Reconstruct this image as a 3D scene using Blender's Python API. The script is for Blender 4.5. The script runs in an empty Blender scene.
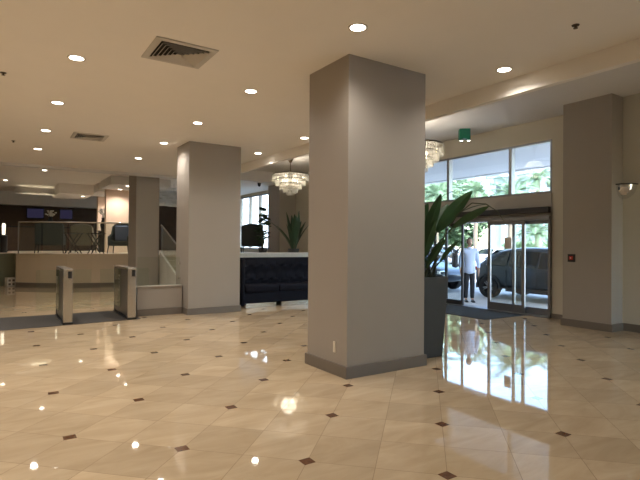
import bpy, bmesh, math, random
from mathutils import Vector, Matrix
random.seed(7)
PI = math.pi
sc = bpy.context.scene
COL = sc.collection
def R(a): return math.radians(a)

# ---------------------------------------------------------------- camera
H, P, RL = R(33.1), 0.00843, 0.00782
fw = Vector((math.sin(H)*math.cos(P), math.cos(H)*math.cos(P), math.sin(P)))
rt = Vector((math.cos(H), -math.sin(H), 0)); up = rt.cross(fw)
r2 = rt*math.cos(RL) + up*math.sin(RL); u2 = -rt*math.sin(RL) + up*math.cos(RL)
cam = bpy.data.cameras.new('camera'); co = bpy.data.objects.new('camera', cam); COL.objects.link(co)
m = Matrix.Identity(4)
for i in range(3):
    m[i][0] = r2[i]; m[i][1] = u2[i]; m[i][2] = -fw[i]
m[2][3] = 1.55
co.matrix_world = m
cam.sensor_width = 36; cam.lens = 493.3/640*36; cam.clip_start = .05; cam.clip_end = 500
sc.camera = co

# ---------------------------------------------------------------- light and exposure
sc.view_settings.view_transform = 'Standard'; sc.view_settings.look = 'None'
sc.view_settings.gamma = 1; sc.view_settings.use_curve_mapping = False
sc.view_settings.exposure = 0.6
LAMP_W = 65.0          # each ceiling downlight
WARM = (1.0, .93, .85)
w = bpy.data.worlds.new('sky'); sc.world = w; w.use_nodes = True
nt = w.node_tree; nt.nodes.clear()
sky = nt.nodes.new('ShaderNodeTexSky'); sky.sky_type = 'NISHITA'; sky.sun_disc = False
sky.sun_elevation = R(48); sky.sun_rotation = R(200); sky.air_density = 1.0; sky.dust_density = .8; sky.ozone_density = 1.5
bg = nt.nodes.new('ShaderNodeBackground'); bg.inputs[1].default_value = 1.05
ow = nt.nodes.new('ShaderNodeOutputWorld')
nt.links.new(sky.outputs[0], bg.inputs[0]); nt.links.new(bg.outputs[0], ow.inputs[0])
sl = bpy.data.lights.new('sun', 'SUN'); sl.energy = 9; sl.angle = R(1.0); sl.color = (.97, .98, 1)
so = bpy.data.objects.new('sun', sl); COL.objects.link(so)
so.rotation_euler = Vector((-.25, -1.0, 1.35)).to_track_quat('Z', 'Y').to_euler()   # points from the scene to the sun

# ---------------------------------------------------------------- materials
def mat(name, col, rough=.6, metal=0.0, spec=.5, noise=0.0, scale=8.0, bump=0.0, coat=0.0, emit=None, estr=0.0):
    M = bpy.data.materials.new(name); M.use_nodes = True
    n = M.node_tree; b = n.nodes['Principled BSDF']
    b.inputs['Base Color'].default_value = (*col, 1); b.inputs['Roughness'].default_value = rough
    b.inputs['Metallic'].default_value = metal; b.inputs['Specular IOR Level'].default_value = spec
    if coat: b.inputs['Coat Weight'].default_value = coat; b.inputs['Coat Roughness'].default_value = .05
    if emit: b.inputs['Emission Color'].default_value = (*emit, 1); b.inputs['Emission Strength'].default_value = estr
    tc = n.nodes.new('ShaderNodeTexCoord'); nz = n.nodes.new('ShaderNodeTexNoise')
    nz.inputs['Scale'].default_value = scale; nz.inputs['Detail'].default_value = 4
    n.links.new(tc.outputs['Object'], nz.inputs['Vector'])
    if noise:
        mx = n.nodes.new('ShaderNodeMix'); mx.data_type = 'RGBA'
        mx.inputs[6].default_value = (*[c*(1-noise) for c in col], 1); mx.inputs[7].default_value = (*[min(1, c*(1+noise)) for c in col], 1)
        n.links.new(nz.outputs[0], mx.inputs[0]); n.links.new(mx.outputs[2], b.inputs['Base Color'])
    if bump:
        bp = n.nodes.new('ShaderNodeBump'); bp.inputs['Strength'].default_value = bump; bp.inputs['Distance'].default_value = .01
        n.links.new(nz.outputs[0], bp.inputs['Height']); n.links.new(bp.outputs[0], b.inputs['Normal'])
    return M

def glass(name, tint=(.95, .98, .97), refl=(1, 1, 1)):
    M = bpy.data.materials.new(name); M.use_nodes = True; n = M.node_tree; n.nodes.clear()
    t = n.nodes.new('ShaderNodeBsdfTransparent'); t.inputs[0].default_value = (*tint, 1)
    g = n.nodes.new('ShaderNodeBsdfGlossy'); g.inputs['Roughness'].default_value = .02; g.inputs[0].default_value = (*refl, 1)
    lw = n.nodes.new('ShaderNodeLayerWeight'); lw.inputs[0].default_value = .5      # Schlick reflectance, the same from either side of the sheet
    p5 = n.nodes.new('ShaderNodeMath'); p5.operation = 'POWER'; p5.inputs[1].default_value = 5; n.links.new(lw.outputs['Facing'], p5.inputs[0])
    f = n.nodes.new('ShaderNodeMath'); f.operation = 'MULTIPLY_ADD'; f.inputs[1].default_value = .96; f.inputs[2].default_value = .04; n.links.new(p5.outputs[0], f.inputs[0])
    mx = n.nodes.new('ShaderNodeMixShader'); o = n.nodes.new('ShaderNodeOutputMaterial')
    n.links.new(f.outputs[0], mx.inputs[0]); n.links.new(t.outputs[0], mx.inputs[1]); n.links.new(g.outputs[0], mx.inputs[2])
    n.links.new(mx.outputs[0], o.inputs[0])
    return M

def emis(name, col, s):
    M = bpy.data.materials.new(name); M.use_nodes = True; n = M.node_tree; n.nodes.clear()
    e = n.nodes.new('ShaderNodeEmission'); e.inputs[0].default_value = (*col, 1); e.inputs[1].default_value = s
    o = n.nodes.new('ShaderNodeOutputMaterial'); n.links.new(e.outputs[0], o.inputs[0]); return M

def floor_material():
    M = bpy.data.materials.new('polished_cream_marble_tile'); M.use_nodes = True; n = M.node_tree; L = n.links
    b = n.nodes['Principled BSDF']
    def N(t, **k):
        x = n.nodes.new(t)
        for a, v in k.items(): setattr(x, a, v)
        return x
    def ma(op, a, bb=None, c=None):
        x = N('ShaderNodeMath', operation=op)
        for i, v in enumerate((a, bb, c)):
            if v is None: continue
            if isinstance(v, (int, float)): x.inputs[i].default_value = v
            else: L.new(v, x.inputs[i])
        return x.outputs[0]
    g = N('ShaderNodeNewGeometry'); sp = N('ShaderNodeSeparateXYZ'); L.new(g.outputs['Position'], sp.inputs[0])
    X, Y = sp.outputs[0], sp.outputs[1]
    S = .9702; q = math.sqrt(.5)/S
    u = ma('ADD', ma('MULTIPLY', ma('SUBTRACT', X, Y), q), 2.747/S)
    v = ma('ADD', ma('MULTIPLY', ma('ADD', X, Y), q), -3.442/S)
    def dist(x, per):                      # distance (in metres) from the nearest multiple of per
        k = ma('ROUND', ma('DIVIDE', x, per)); return ma('MULTIPLY', ma('ABSOLUTE', ma('SUBTRACT', x, ma('MULTIPLY', k, per))), S)
    ins = ma('LESS_THAN', ma('ADD', dist(u, 1), dist(v, 1)), .066)
    gr = ma('LESS_THAN', ma('MINIMUM', dist(u, .5), dist(v, .5)), .0017)
    cu, cv = ma('FLOOR', ma('MULTIPLY', u, 2)), ma('FLOOR', ma('MULTIPLY', v, 2))
    cx = N('ShaderNodeCombineXYZ'); L.new(cu, cx.inputs[0]); L.new(cv, cx.inputs[1])
    wn = N('ShaderNodeTexWhiteNoise', noise_dimensions='3D'); L.new(cx.outputs[0], wn.inputs['Vector'])
    # marble clouding, shifted per tile
    sh = N('ShaderNodeVectorMath', operation='MULTIPLY_ADD'); L.new(wn.outputs['Color'], sh.inputs[0]); sh.inputs[1].default_value = (40, 40, 40); L.new(g.outputs['Position'], sh.inputs[2])
    n1 = N('ShaderNodeTexNoise'); n1.inputs['Scale'].default_value = 3.2; n1.inputs['Detail'].default_value = 8; n1.inputs['Roughness'].default_value = .62; n1.inputs['Distortion'].default_value = .8
    st_ = N('ShaderNodeMapping'); st_.inputs['Scale'].default_value = (.45, 1.5, 1); st_.inputs['Rotation'].default_value = (0, 0, .45); L.new(sh.outputs[0], st_.inputs[0]); L.new(st_.outputs[0], n1.inputs['Vector'])
    n2 = N('ShaderNodeTexNoise'); n2.inputs['Scale'].default_value = 30; n2.inputs['Detail'].default_value = 5; L.new(g.outputs['Position'], n2.inputs['Vector'])
    cr = N('ShaderNodeValToRGB'); L.new(n1.outputs[0], cr.inputs[0])
    e = cr.color_ramp.elements; e[0].position = .25; e[0].color = (.46, .345, .215, 1); e[1].position = .72; e[1].color = (.62, .49, .33, 1)
    hv = N('ShaderNodeHueSaturation'); L.new(cr.outputs[0], hv.inputs['Color'])
    L.new(ma('ADD', ma('MULTIPLY', wn.outputs['Value'], .18), .90), hv.inputs['Value'])
    br = N('ShaderNodeMix', data_type='RGBA'); br.inputs[6].default_value = (.05, .022, .011, 1); br.inputs[7].default_value = (.20, .09, .045, 1); L.new(n2.outputs[0], br.inputs[0])
    m1 = N('ShaderNodeMix', data_type='RGBA'); L.new(gr, m1.inputs[0]); L.new(hv.outputs[0], m1.inputs[6]); m1.inputs[7].default_value = (.27, .19, .12, 1)
    m2 = N('ShaderNodeMix', data_type='RGBA'); L.new(ins, m2.inputs[0]); L.new(m1.outputs[2], m2.inputs[6]); L.new(br.outputs[2], m2.inputs[7])
    L.new(m2.outputs[2], b.inputs['Base Color'])
    L.new(ma('ADD', ma('MULTIPLY', n2.outputs[0], .02), .022), b.inputs['Roughness'])
    b.inputs['IOR'].default_value = 1.52
    # faint waviness of the polish and a slight tilt of each tile
    n3 = N('ShaderNodeTexNoise'); n3.inputs['Scale'].default_value = 2.5; n3.inputs['Detail'].default_value = 1; L.new(sh.outputs[0], n3.inputs['Vector'])
    bp = N('ShaderNodeBump'); bp.inputs['Strength'].default_value = .07; bp.inputs['Distance'].default_value = .008; L.new(n3.outputs[0], bp.inputs['Height']); L.new(bp.outputs[0], b.inputs['Normal'])
    return M

M = {}
M['floor'] = floor_material()
M['ceiling'] = mat('matt_cream_ceiling_paint', (.89, .84, .77), .85, noise=.02, scale=3)
M['ceiling_hi'] = mat('matt_pale_ceiling_paint', (.72, .69, .66), .85, noise=.02, scale=3)
M['wall'] = mat('cream_wall_paint', (.60, .56, .47), .8, noise=.02, scale=4)
M['taupe'] = mat('taupe_column_paint', (.355, .318, .277), .62, noise=.02, scale=4)
M['base'] = mat('grey_brown_skirting', (.17, .145, .12), .4, noise=.05)
M['white'] = mat('white_satin_paint', (.75, .73, .69), .5, noise=.02)
M['fascia'] = mat('transom_grey_panel', (.42, .40, .37), .5, noise=.02)
M['alu'] = mat('brushed_aluminium', (.30, .305, .32), .35, metal=.85, noise=.05, scale=30)
M['alu_dark'] = mat('dark_bronze_aluminium', (.05, .05, .055), .4, metal=.5, noise=.05)
M['steel'] = mat('stainless_steel', (.62, .60, .57), .25, metal=.95, noise=.04, scale=40)
M['steel_dark'] = mat('dark_grey_steel', (.20, .18, .165), .35, metal=.7, noise=.04)  # darker steel for gate sides, rail posts and small squares
M['chrome'] = mat('chrome', (.8, .8, .8), .08, metal=1, noise=.01)
M['black'] = mat('black_plastic', (.015, .015, .017), .4, noise=.1)
M['glass'] = glass('clear_glass'); M['glass_green'] = glass('green_tinted_glass', (.94, .97, .95))
M['mat'] = mat('dark_ribbed_carpet', (.055, .050, .046), .95, noise=.25, scale=120, bump=.5)
M['doormat'] = mat('charcoal_entrance_carpet', (.030, .034, .035), .95, noise=.3, scale=120, bump=.5)
M['navy'] = mat('navy_velvet', (.0022, .003, .010), .75, spec=.25, noise=.2, scale=20)
M['cream_panel'] = mat('cream_stone_panel', (.68, .58, .44), .5, noise=.04, scale=2)
M['olive'] = mat('olive_green_panel', (.16, .17, .11), .5, noise=.05)
M['brown'] = mat('dark_walnut_wall', (.085, .052, .034), .55, noise=.3, scale=5)
M['peach'] = mat('peach_wall_paint', (.80, .60, .45), .7, noise=.02)
M['pot'] = mat('slate_grey_pot', (.045, .05, .055), .5, noise=.1, scale=6)
M['soil'] = mat('potting_soil', (.03, .02, .013), .95, noise=.4, scale=40, bump=.6)
M['leaf'] = mat('glossy_dark_green_leaf', (.025, .075, .022), .38, noise=.35, scale=5)
M['leaf2'] = mat('deep_green_leaf', (.018, .05, .02), .4, noise=.35, scale=5)
M['stem'] = mat('dark_plant_stem', (.05, .06, .025), .6, noise=.2)
M['lens'] = emis('warm_downlight_lens', (1, .88, .72), 14)
M['bulb'] = emis('warm_bulb', (1, .86, .62), 5)
M['bulb_white'] = emis('white_lamp_lens', (1, .97, .9), 6)
M['vent'] = mat('white_vent_metal', (.58, .54, .48), .5, noise=.03)
M['duct'] = mat('dark_duct', (.02, .018, .016), .9, noise=.1)
M['green_box'] = mat('green_sign_housing', (.01, .16, .09), .4, noise=.05)
M['red'] = mat('red_plastic', (.45, .02, .015), .4, noise=.05)
M['plate'] = mat('ivory_switch_plate', (.72, .66, .55), .4, noise=.02)
M['bronze'] = mat('antique_bronze', (.10, .075, .05), .35, metal=.8, noise=.1)
M['char'] = mat('charcoal_green_upholstery', (.035, .043, .042), .85, noise=.2, scale=30)
M['blue_up'] = mat('slate_blue_upholstery', (.17, .22, .36), .85, noise=.15, scale=30)
M['beige_up'] = mat('olive_beige_upholstery', (.16, .14, .095), .85, noise=.15, scale=30)
M['darkwood'] = mat('espresso_wood', (.02, .012, .008), .4, noise=.3, scale=12)
M['concrete'] = mat('pale_concrete_paving', (.50, .50, .49), .85, noise=.1, scale=.7, bump=.2)
M['asphalt'] = mat('pale_grey_asphalt', (.30, .30, .30), .9, noise=.15, scale=.5, bump=.2)  # one pale grey for the whole road
M['grass'] = mat('lawn_green', (.11, .20, .05), .9, noise=.4, scale=3)
M['canopy'] = mat('canopy_soffit_paint', (.52, .52, .55), .8, noise=.02)
M['canopy2'] = mat('canopy_fascia_paint', (.66, .67, .70), .7, noise=.02)
M['stucco'] = mat('white_stucco', (.62, .65, .68), .8, noise=.03)
M['palm'] = mat('hazed_palm_green', (.17, .25, .14), .6, noise=.35, scale=3)  # green paled to carry the outdoor haze in its colour
M['trunk'] = mat('palm_trunk_bark', (.22, .17, .12), .9, noise=.3, scale=10, bump=.6)
M['hedge'] = mat('hazed_foliage_green', (.17, .25, .13), .7, noise=.4, scale=2)  # outdoor haze is mixed into this leaf colour
M['rubber'] = mat('tyre_rubber', (.012, .012, .013), .8, noise=.1)
M['carglass'] = mat('tinted_car_glass', (.012, .016, .02), .06, noise=.05, coat=.5)
M['lamp_red'] = mat('tail_lamp_red', (.35, .01, .01), .2, noise=.05)
M['skin'] = mat('skin', (.42, .25, .17), .6, noise=.06)
M['lips'] = mat('lips', (.30, .13, .10), .5, noise=.05)
M['hair'] = mat('grey_brown_hair', (.07, .055, .045), .8, noise=.2, scale=60)
M['shirt'] = mat('pale_blue_shirt_cotton', (.50, .60, .78), .85, noise=.04, scale=15)
M['trouser'] = mat('black_trouser_cloth', (.015, .015, .018), .85, noise=.1)
M['jacket'] = mat('dark_grey_bag_canvas', (.05, .05, .058), .9, noise=.15)
M['shade'] = mat('cream_lamp_shade', (.8, .75, .62), .7, noise=.02, emit=(1, .9, .7), estr=1.2)
M['crystal'] = mat('cut_crystal', (.80, .78, .72), .12, noise=.12, scale=90)
_b = M['crystal'].node_tree.nodes['Principled BSDF']; _b.inputs['Transmission Weight'].default_value = .55; _b.inputs['IOR'].default_value = 1.45
M['cloud'] = mat('pale_draped_fabric', (.62, .62, .62), .8, noise=.05)
M['screen'] = emis('dim_blue_screen', (.15, .13, .28), .10)

# ---------------------------------------------------------------- helpers
class MB:
    """collects shapes, then links them as ONE mesh object"""
    def __init__(s): s.b = bmesh.new()
    def box(s, a, c):
        x0, y0, z0 = a; x1, y1, z1 = c
        v = [s.b.verts.new(p) for p in ((x0,y0,z0),(x1,y0,z0),(x1,y1,z0),(x0,y1,z0),(x0,y0,z1),(x1,y0,z1),(x1,y1,z1),(x0,y1,z1))]
        for f in ((0,3,2,1),(4,5,6,7),(0,1,5,4),(1,2,6,5),(2,3,7,6),(3,0,4,7)): s.b.faces.new([v[i] for i in f])
        return s
    def ring(s, rings, cap=True, close=True):
        rv = [[s.b.verts.new(p) for p in r] for r in rings]; n = len(rings[0])
        for a, b in zip(rv, rv[1:]):
            for i in range(n if close else n-1): s.b.faces.new((a[i], a[(i+1)%n], b[(i+1)%n], b[i]))
        if cap and n > 2: s.b.faces.new(rv[0][::-1]); s.b.faces.new(rv[-1])
        return s
    def lathe(s, c, prof, n=24, axis='z'):
        def P(r, h, a):
            x, y = r*math.cos(a), r*math.sin(a)
            if axis == 'z': return (c[0]+x, c[1]+y, c[2]+h)
            if axis == 'x': return (c[0]+h, c[1]+x, c[2]+y)
            return (c[0]+x, c[1]+h, c[2]+y)
        return s.ring([[P(max(r, 1e-4), h, 2*PI*i/n) for i in range(n)] for r, h in prof], cap=prof[0] != prof[-1])
    def tube(s, pts, r, n=8):
        pts = [Vector(p) for p in pts]; rr = r if isinstance(r, (list, tuple)) else [r]*len(pts)
        rings = []; u = None
        for i, p in enumerate(pts):
            d = (pts[min(i+1, len(pts)-1)] - pts[max(i-1, 0)]).normalized()
            if u is None: u = d.orthogonal().normalized()
            u = (u - d*u.dot(d)).normalized(); v = d.cross(u)
            rings.append([p + (u*math.cos(2*PI*k/n) + v*math.sin(2*PI*k/n))*rr[i] for k in range(n)])
        return s.ring(rings)
    def prism(s, pts, z0, z1):
        return s.ring([[(x, y, z0) for x, y in pts], [(x, y, z1) for x, y in pts]])
    def slab(s, quad, off):
        q = [Vector(p) for p in quad]; o = Vector(off)
        return s.ring([q, [p+o for p in q]])
    def face(s, pts):
        s.b.faces.new([s.b.verts.new(p) for p in pts]); return s
    def build(s, name, m, parent=None, bevel=0, smooth=False, sub=0, **props):
        bmesh.ops.recalc_face_normals(s.b, faces=s.b.faces)
        me = bpy.data.meshes.new(name); s.b.to_mesh(me); s.b.free()
        if smooth:
            for p in me.polygons: p.use_smooth = True
        me.materials.append(m); o = bpy.data.objects.new(name, me); COL.objects.link(o)
        if parent: o.parent = parent
        if bevel:
            bv = o.modifiers.new('bevel', 'BEVEL'); bv.width = bevel; bv.segments = 2; bv.limit_method = 'ANGLE'
        if sub:
            sb = o.modifiers.new('sub', 'SUBSURF'); sb.levels = sub; sb.render_levels = sub
        for k, v in props.items(): o[k] = v
        return o
def tag(o, label, cat, group=None):
    o['label'] = label; o['category'] = cat
    if group: o['group'] = group
    return o
def thing(name, label, cat, loc=(0, 0, 0), rz=0, group=None):
    o = bpy.data.objects.new(name, None); COL.objects.link(o); o.empty_display_size = .1
    o.location = loc; o.rotation_euler = (0, 0, rz); return tag(o, label, cat, group)
def struct(name, mb, m, **k):
    o = mb.build(name, m, **k); o['kind'] = 'structure'; return o
def kids(o): return [c for c in COL.objects if c.parent == o]
def dup(o, loc=None, rz=None, label=None, parent=None):
    c = o.copy(); COL.objects.link(c); c.parent = parent
    for ch in kids(o): dup(ch, parent=c)
    if loc is not None: c.location = loc
    if rz is not None: c.rotation_euler = (0, 0, rz)
    if label: c['label'] = label
    return c

# ---------------------------------------------------------------- room shell
ZC, ZH, ZR = 3.76, 4.33, 3.92       # main, entrance and raised-lounge ceilings
PZ = 1.15                           # raised lounge floor
struct('floor', MB().box((-7, -4, -.1), (10.1, 28, 0)), M['floor'])
struct('ceiling', MB().box((-7, -4, ZC), (5.68, 16.4, ZC+.1)), M['ceiling'])
struct('ceiling', MB().box((5.66, -4, ZH), (10.1, 17, ZH+.1)), M['ceiling_hi'])
struct('ceiling', MB().box((-7, 16.4, ZR), (5.66, 28, ZR+.1)).box((5.66, 17.1, ZR), (10.1, 28, ZR+.1)), M['ceiling'])
struct('trim_beam', MB().box((5.66, -4, 3.54), (5.76, 16.4, 4.4)), M['ceiling'])
struct('trim_soffit_edge', MB().box((-7, 16.25, 3.69), (5.66, 16.4, ZC)).box((-7, 16.4, 3.69), (5.66, 16.5, ZR)), M['white'])
struct('trim_fascia', MB().box((5.66, 17.0, ZR), (10, 17.1, ZH)).box((5.66, 16.4, 3.69), (5.76, 17.1, ZH)), M['ceiling_hi'])
struct('wall_back', MB().box((-7, 27.9, 0), (10.1, 28.1, 4.5)), M['brown'])
struct('trim_bulkhead', MB().box((-7, 27.3, 3.30), (6.0, 27.9, ZR)), M['white'])
struct('wall_left', MB().box((-7.2, -4, 0), (-7, 28, 4.5)), M['wall'])
struct('wall_front', MB().box((-7, -4.2, 0), (7.4, -4, 4.5)).box((7.4, -4.2, 0), (9.7, -4, .3)).box((7.4, -4.2, 3.4), (9.7, -4, 4.5)), M['wall'])
# the entrance wall (plane x = 10), pierced by the doors, their transom windows and the lounge window
WX0, WX1 = 10.0, 10.2
DY0, DY1 = 6.18, 10.15
wl = MB().box((WX0, 4.6, 0), (WX1, DY0, 4.5)).box((WX0, DY0, 3.86), (WX1, 11.05, 4.5)).box((WX0, DY1, 0), (WX1, 11.05, 2.7))
wl.box((WX0, 11.05, 0), (WX1, 18.35, 4.5)).box((WX0, 18.35, 0), (WX1, 22.7, 1.3)).box((WX0, 18.35, 3.8), (WX1, 22.7, 4.5)).box((WX0, 22.7, 0), (WX1, 28, 4.5))
wl.box((9.7, -4.2, 0), (9.9, 4.6, 4.5))
struct('wall_right', wl, M['wall'])
struct('baseboard_right', MB().box((9.975, 5.64, 0), (10, DY0, .1)).box((9.675, -4, 0), (9.7, 4.58, .14)), M['base'])
struct('trim_transom', MB().box((9.98, DY0, 2.42), (WX1, DY1, 2.7)), M['fascia'])

def window(n, y0, y1, z0, z1, mull, X=WX0, hm=()):
    r = struct('window_%d' % n, MB().box((X, y0, z0), (X+.12, y1, z0+.05)).box((X, y0, z1-.05), (X+.12, y1, z1)).box((X, y0, z0+.05), (X+.12, y0+.05, z1-.05)).box((X, y1-.05, z0+.05), (X+.12, y1, z1-.05)), M['alu'])
    ys = [y0] + list(mull) + [y1]
    for a in mull: MB().box((X-.01, a-.04, z0+.05), (X+.12, a+.04, z1-.05)).build('mullion', M['alu'], r)
    for a in hm: MB().box((X+.01, y0+.05, a-.02), (X+.10, y1-.05, a+.02)).build('transom_bar', M['alu'], r)
    for a, b in zip(ys, ys[1:]): MB().box((X+.055, a+.03, z0+.04), (X+.065, b-.03, z1-.04)).build('pane', M['glass'], r)
    return r
window(1, DY0, 11.05, 2.70, 3.86, (7.22, 9.12))
window(2, 18.35, 22.7, 1.30, 3.80, (19.4, 20.45, 21.5))
w4 = struct('window_3', MB().box((7.4, -4.12, .3), (7.46, -4.02, 3.4)).box((9.64, -4.12, .3), (9.7, -4.02, 3.4)).box((7.46, -4.12, .3), (9.64, -4.02, .36)).box((7.46, -4.12, 3.34), (9.64, -4.02, 3.4)), M['alu'])  # unseen window behind the camera, added to let daylight in
MB().box((8.52, -4.12, .36), (8.58, -4.02, 3.34)).build('mullion', M['alu'], w4)
for xa, xb in ((7.45, 8.53), (8.57, 9.65)): MB().box((xa, -4.08, .35), (xb, -4.07, 3.35)).build('pane', M['glass'], w4)

# sliding entrance door
d = struct('door_1', MB().box((9.97, DY0, 2.20), (10.16, DY1, 2.42)), M['fascia'])
MB().box((9.86, DY0+.01, 2.27), (9.975, DY1-.01, 2.40)).build('operator_housing', M['alu_dark'], d, bevel=.008)
MB().box((9.88, DY0, 2.12), (10.16, DY1, 2.20)).build('head_rail', M['alu'], d)
MB().box((9.93, DY0, 0), (10.16, DY0+.05, 2.12)).box((9.93, DY1-.05, 0), (10.16, DY1, 2.12)).build('jamb', M['alu'], d)
MB().box((9.86, DY0, 0), (10.16, DY1, .02)).build('threshold', M['alu'], d)
def leafdoor(name, y0, y1, X, st, m, bot=.17):
    f = MB().box((X, y0, .025), (X+.045, y0+st, 2.12)).box((X, y1-st, .025), (X+.045, y1, 2.12)).box((X, y0+st, .025), (X+.045, y1-st, bot)).box((X, y0+st, 2.04), (X+.045, y1-st, 2.12)).build(name, m, d)
    MB().box((X+.02, y0+st-.005, bot-.005), (X+.026, y1-st+.005, 2.045)).build('pane', M['glass'], f)
    return f
leafdoor('side_panel', DY0+.05, 7.2, 10.05, .07, M['alu']); leafdoor('side_panel', 9.20, DY1-.05, 10.05, .07, M['alu_dark'])
a = leafdoor('sliding_panel', 6.80, 7.80, 9.94, .075, M['alu'], .20); b = leafdoor('sliding_panel', 8.56, 9.56, 9.94, .055, M['alu_dark'], .14)
MB().box((9.932, 7.14, 1.48), (9.95, 7.32, 1.74)).build('notice_sheet', M['white'], a)

# ---------------------------------------------------------------- columns
def column(label, x0, x1, y0, y1, z0, z1, outlets=(), bh=.14, base=True):
    t = thing('column', label, 'column', ((x0+x1)/2, (y0+y1)/2, z0))
    a, b_, h = (x1-x0)/2, (y1-y0)/2, z1-z0
    MB().box((-a, -b_, 0), (a, b_, h)).build('shaft', M['taupe'], t)
    if base:
        g = .028
        MB().prism([(-a-g, -b_-g), (a+g, -b_-g), (a+g, b_+g), (-a-g, b_+g)], 0, bh).build('skirting', M['base'], t, bevel=.006)
    for (yy, zz, hh) in outlets:
        o = MB().box((-a-.012, yy-b_-y0*0-.0, zz), (-a+.002, yy-b_+.045, zz+hh)).build('cover_plate', M['plate'], t, bevel=.003)
        o['label'] = 'small ivory plate low on the column'
    return t
column('large taupe square column nearest the camera, in the middle of the lobby', 3.38, 4.61, 4.60, 5.46, 0, ZC, [(.22, .26, .13)])
column('taupe column between the turnstile gates and the navy sofa', 3.44, 4.64, 10.47, 11.35, 0, ZC, [(.42, .33, .15)])
column('narrow taupe column rising behind the low wall, left of the stairs', 3.72, 4.45, 16.6, 17.7, 0, ZR, base=False)
column('taupe wall column on the right with the red alarm point', 9.30, 9.998, 4.60, 5.52, 0, ZH)
column('taupe column beside the lounge window behind the navy sofa', 9.25, 9.998, 17.12, 18.1, 0, ZR, base=False)

# low wall between gate and column, glass on it
struct('wall_low', MB().box((2.46, 10.80, 0), (3.41, 11.0, .60)).box((2.43, 10.77, .60), (3.41, 11.03, .625)), M['taupe'])
struct('baseboard_low', MB().box((2.455, 10.775, 0), (3.41, 10.8, .14)), M['base'])
g = thing('glass_balustrade', 'clear glass panel standing on the low wall beside the column', 'balustrade', (2.9, 10.9, .625))
MB().box((-.42, -.006, 0), (.49, .006, .62)).build('pane', M['glass_green'], g)
for z in (.12, .45): MB().box((.46, -.02, z), (.505, .02, z+.05)).build('clamp', M['chrome'], g)

# ---------------------------------------------------------------- raised lounge platform and stairs
struct('wall_platform', MB().prism([(.52, 19.9), (1.2, 19.25), (1.96, 18.72), (2.7, 18.45), (4.0, 18.12), (4.6, 17.75), (4.6, 16.62), (5.7, 16.62), (5.7, 12.1), (9.99, 12.1), (9.99, 27.85), (.52, 27.85)], 0, PZ-.02), M['cream_panel'])
struct('floor', MB().prism([(.50, 19.86), (1.2, 19.21), (1.94, 18.68), (2.7, 18.41), (4.0, 18.12), (4.6, 17.75), (4.6, 16.62), (5.7, 16.62), (5.7, 12.1), (9.995, 12.1), (9.995, 27.89), (.50, 27.89)], PZ-.02, PZ), M['cream_panel'])
struct('wall_platform', MB().box((-6.99, 20.6, 0), (.5, 27.85, PZ-.02)), M['olive'])
struct('floor', MB().box((-6.99, 20.58, PZ-.02), (.5, 27.89, PZ)), M['cream_panel'])
struct('baseboard_platform', MB().prism([(.50, 19.87), (1.19, 19.22), (1.95, 18.69), (2.7, 18.42), (4.0, 18.09), (4.0, 18.2), (2.7, 18.6), (1.96, 18.8), (1.2, 19.4), (.52, 20.0)], 0, .16), M['base'])
struct('wall_ledge', MB().box((4.95, 11.95, 0), (9.99, 12.1, 1.28)).box((4.92, 11.9, 1.28), (9.99, 12.14, 1.31)), M['white'])
st = MB()
for k in range(7): st.box((4.56, 13.8+k*.4, .0), (5.66, 16.6, (k+1)*PZ/7))
stt = thing('staircase', 'short pale staircase up to the lounge with glass side, behind the columns', 'stairs', (0, 0, 0))
st.build('step', M['cream_panel'], stt)
MB().slab([(4.48, 13.5, 0), (4.48, 16.58, 0), (4.48, 16.58, PZ+.10), (4.48, 13.5, .10)], (.07, 0, 0)).build('stringer', M['white'], stt)
MB().slab([(4.51, 13.55, .13), (4.51, 16.55, PZ+.10), (4.51, 16.55, PZ+.97), (4.51, 13.55, 1.0)], (.012, 0, 0)).build('glass_panel', M['glass_green'], stt)
MB().tube([(4.515, 13.55, 1.02), (4.515, 16.55, PZ+.99)], .022).build('handrail', M['steel'], stt)

# glass railing along the platform front
rail_pts = [(.58, 19.95), (1.25, 19.32), (1.99, 18.80), (2.7, 18.54), (3.95, 18.22)]
rl = thing('glass_railing', 'glass railing with dark top rail along the raised lounge edge', 'railing', (0, 0, PZ))
for p in (rail_pts[0], rail_pts[4]): MB().box((p[0]-.02, p[1]-.02, 0), (p[0]+.02, p[1]+.02, 1.06)).build('post', M['steel_dark'], rl)
MB().tube([(x, y, 1.08) for x, y in rail_pts], .022).build('top_rail', M['steel'], rl)
for a, b in zip(rail_pts, rail_pts[1:]):
    MB().slab([(a[0]+.03, a[1]-.02, .04), (b[0]-.03, b[1]+.015, .04), (b[0]-.03, b[1]+.015, 1.04), (a[0]+.03, a[1]-.02, 1.04)], (.005, .01, 0)).build('glass_panel', M['glass_green'], rl)

# soffit blocks, light tray and lit walls in the lounge
struct('trim_soffit', MB().box((2.0, 22.2, 3.52), (3.28, 25.0, ZR)), M['ceiling'])
struct('trim_soffit', MB().box((3.3, 18.6, 3.62), (5.4, 20.6, ZR)), M['ceiling_hi'])
struct('trim_soffit', MB().box((3.3, 21.2, 3.60), (6.4, 23.9, ZR)), M['ceiling_hi'])
struct('wall_lounge', MB().box((3.54, 20.9, PZ), (5.3, 21.2, ZR)), M['peach'])
struct('wall_lounge', MB().box((3.73, 24.0, PZ), (5.2, 24.3, ZR)), M['peach'])
tr = thing('ceiling_light_tray', 'long oval lit tray hanging from the lounge ceiling far left', 'ceiling light', (1.5, 24.3, 3.60))
MB().ring([[(math.cos(t)*.95*k, math.sin(t)*.5*k, z) for t in [2*PI*i/36 for i in range(36)]] for k, z in ((.86, .22), (1, .22), (1, 0), (.86, 0), (.86, .22))], cap=False).build('ring', M['white'], tr)
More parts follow.
